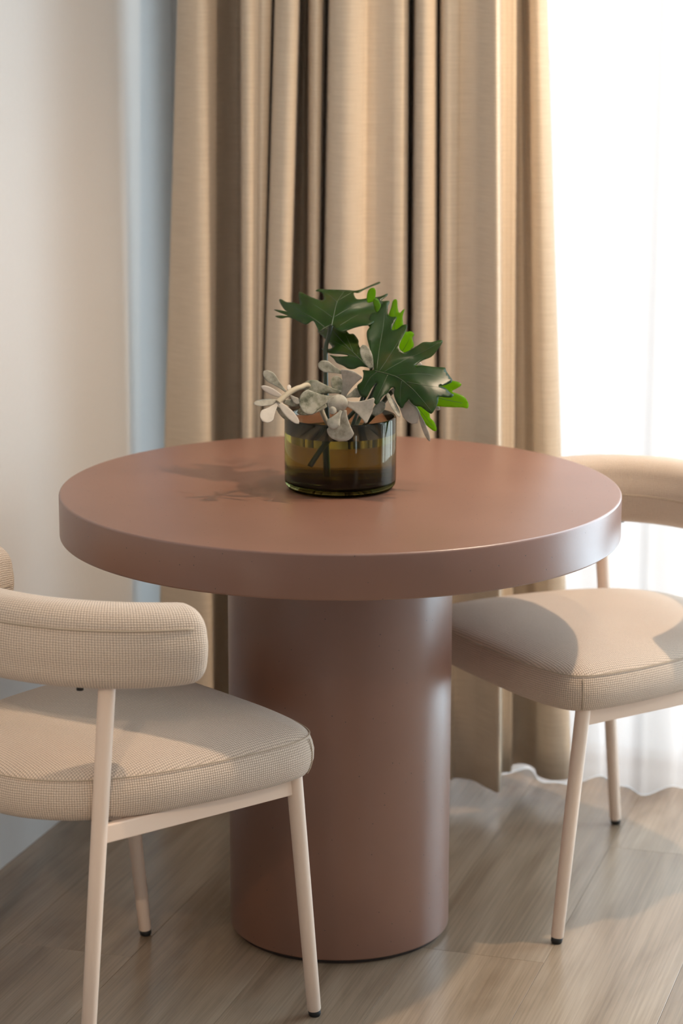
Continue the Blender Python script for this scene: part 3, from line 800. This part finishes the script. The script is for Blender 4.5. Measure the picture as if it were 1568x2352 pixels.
# ------------------------------------------------------------------ silvery succulent sprigs
def w_spat(t): return (0.20 + 0.80 * min(1.0, t / 0.66) ** 1.5) * (1.0 if t < 0.66 else math.sqrt(max(0.0, 1 - ((t - 0.66) / 0.34) ** 2)))
def w_lance(t): return (0.38 + 0.62 * math.sin(min(1.0, t / 0.55) * math.pi / 2)) * (1.0 if t < 0.55 else math.sqrt(max(0.0, 1 - ((t - 0.55) / 0.45) ** 2)))
def w_fan(t): return (0.22 + 0.78 * (t / 0.9) ** 1.7 if t < 0.9 else math.sqrt(max(0.0, 1 - ((t - 0.9) / 0.1) ** 2)))
def w_round(t): return math.sqrt(max(0.0, 1 - (2 * t - 1) ** 2)) * (0.85 + 0.15 * t)
def succ_leaf(parent, base, tip, wpx, shape=w_spat, pale=0.0, thick=0.0028, roll=0.0, curl=0.0, cup=0.15):
    """base / tip: (px, py, depth); wpx: full width in photo pixels; roll tips the blade about its length"""
    b, e = at(*base), at(*tip)
    d = e - b; L = d.length; d.normalize()
    view = (CAM - b).normalized()
    side = d.cross(view).normalized(); nrm = side.cross(d).normalized()
    q = Matrix.Rotation(roll, 3, d); side = q @ side; nrm = q @ nrm
    W = wpx / 1428.0 / 2 / max(0.35, math.cos(roll))
    bm = bmesh.new(); N, K_ = 18, 14; rings = []
    for i in range(N + 1):
        t = i / N; tt = 0.5 - 0.5 * math.cos(math.pi * t) if shape is w_round else t
        tt = min(max(tt, 0.0), 1.0)
        w = max(W * shape(tt), 0.0004); th = thick * (0.55 + 0.45 * shape(tt)) / 2 if shape(tt) > 0.05 else 0.0004
        c = b + d * (L * tt) + nrm * (curl * L * (tt * tt - tt))
        ring = []
        for k in range(K_):
            a = 2 * math.pi * k / K_; x = math.cos(a); z = math.sin(a)
            ring.append(bm.verts.new(c + side * (w * x) + nrm * (th * z + cup * w * x * x)))
        rings.append(ring)
    for A_, B_ in zip(rings, rings[1:]):
        for k in range(K_): bm.faces.new((A_[k], A_[(k + 1) % K_], B_[(k + 1) % K_], B_[k]))
    bm.faces.new(rings[0][::-1]); bm.faces.new(rings[-1])
    bmesh.ops.recalc_face_normals(bm, faces=bm.faces[:])
    o = obj('leaf', bm, M['silver'], parent); o['paleness'] = float(pale)
    return o
def P4(x, y, d): return (570 + x / 5.6, 820 + y / 5.6, d)
def P3(x, y, d): return (810 + x / 5.6, 800 + y / 5.6, d)
def P1(x, y, d): return (620 + x / 5.6, 640 + y / 5.6, d)
S = lambda w: w / 5.6
sp1 = thing('succulent_sprig', 'pale silvery succulent rosette leaning out over the left vase rim', 'succulent', group='succulent sprigs in the vase')
succ_leaf(sp1, P4(480, 450, -.055), P4(190, 185, -.045), S(135), w_spat, 0.25, curl=.18)
succ_leaf(sp1, P4(435, 520, -.065), P4(160, 380, -.085), S(85), w_lance, 0.95, curl=.12)
succ_leaf(sp1, P4(385, 570, -.070), P4(62, 605, -.085), S(90), w_lance, 0.45, roll=.3, curl=.1)
succ_leaf(sp1, P4(375, 595, -.075), P4(175, 830, -.105), S(190), w_spat, 0.75, curl=.1)
succ_leaf(sp1, P4(385, 590, -.075), P4(645, 860, -.100), S(105), w_lance, 0.8, roll=-.2, curl=.1)
succ_leaf(sp1, P4(515, 480, -.060), P4(650, 600, -.075), S(80), w_spat, 0.55)
succ_leaf(sp1, P4(445, 580, -.066), P4(660, 605, -.066), S(95), w_lance, 0.1)
succ_leaf(sp1, P4(515, 440, -.055), P4(518, 362, -.040), S(55), w_lance, 0.85)
succ_leaf(sp1, P4(350, 640, -.065), P4(510, 815, -.060), S(70), w_lance, 0.1)
st = stalk(sp1, [at(*P4(375, 590, -.074)), at(*P4(440, 530, -.068)), at(*P4(540, 450, -.060)), at(*P4(660, 395, -.05)), at(*P4(800, 400, -.03)), (-.02, -.02, TH + .108), (0.0, -0.01, TH + .095)], 0.0048, 'stem', 'stem')

sp2 = thing('succulent_sprig', 'mottled grey succulent sprig with round leaves hanging over the front rim', 'succulent', group='succulent sprigs in the vase')
succ_leaf(sp2, P4(1075, 530, -.055), P4(645, 610, -.075), S(320), w_spat, 0.0, .004, curl=.12)
succ_leaf(sp2, P4(1190, 455, -.035), P4(690, 365, -.035), S(190), w_spat, 0.0, .0035, curl=.1)
succ_leaf(sp2, P4(1225, 215, -.030), P4(890, 85, -.020), S(150), w_spat, 0.15, curl=.1)
succ_leaf(sp2, P4(1215, 510, -.075), P4(1335, 175, -.085), S(290), w_fan, 0.55, .003)
succ_leaf(sp2, P4(1010, 600, -.098), P4(1275, 590, -.098), S(235), w_round, 0.35, .012, cup=-.15)
succ_leaf(sp2, P4(1060, 640, -.103), P4(1100, 735, -.104), S(110), w_round, 0.2, .008, cup=-.1)
succ_leaf(sp2, P4(1190, 690, -.104), P4(1060, 930, -.112), S(170), w_spat, 0.30, .006, roll=.5, curl=-.15)
succ_leaf(sp2, P4(1225, 680, -.098), P4(1160, 1085, -.102), S(340), w_spat, 0.25, .004)
succ_leaf(sp2, P4(1270, 600, -.092), P4(1590, 700, -.098), S(345), w_fan, 0.5, .003)
succ_leaf(sp2, P3(260, 860, -.06), P3(395, 690, -.05), S(130), w_lance, 0.0)
succ_leaf(sp2, P1(1295, 1150, -.045), P1(1180, 850, -.03), S(140), w_lance, 0.1)
succ_leaf(sp2, P4(1240, 520, -.05), P4(1470, 430, -.05), S(130), w_spat, 0.0)
succ_leaf(sp2, P4(1200, 470, -.02), P4(1090, 250, -.01), S(160), w_lance, 0.0)
succ_leaf(sp2, P4(1000, 620, -.04), P4(620, 720, -.055), S(130), w_lance, 0.05)
stalk(sp2, [at(*P4(1160, 620, -.092)), at(*P4(1230, 560, -.075)), (.0, -.05, TH + .132), (-.008, -.03, TH + .11), (-.012, -.02, TH + .094)], 0.0046, 'petiole', 'stem')

sp3 = thing('succulent_sprig', 'cream and grey succulent sprig drooping over the right vase rim', 'succulent', group='succulent sprigs in the vase')
succ_leaf(sp3, P3(500, 520, -.060), P3(825, 960, -.085), S(190), w_spat, 0.65, roll=.35)
succ_leaf(sp3, P3(420, 560, -.066), P3(600, 885, -.088), S(75), w_lance, 0.2, roll=-.5)
succ_leaf(sp3, P3(850, 850, -.050), P3(985, 1190, -.055), S(66), w_lance, 0.5, roll=.2)
succ_leaf(sp3, P3(690, 640, -.04), P3(860, 860, -.052), S(60), w_lance, 0.4)
succ_leaf(sp3, P3(1030, 730, -.02), P3(1112, 785, -.022), S(55), w_spat, 1.0)
succ_leaf(sp3, P3(700, 600, -.02), P3(1040, 735, -.02), S(45), w_lance, 0.5)
succ_leaf(sp3, P3(720, 160, -.01), P3(880, 205, -.005), S(60), w_lance, 0.9)
succ_leaf(sp3, P3(560, 260, -.015), P3(740, 170, -.01), S(45), w_lance, 0.7)
stalk(sp3, [at(*P3(700, 610, -.03)), at(*P3(520, 540, -.045)), (.055, -.035, TH + .128), (.04, -.02, TH + .108), (.03, .0, TH + .094)], 0.0042, 'petiole', 'stem')
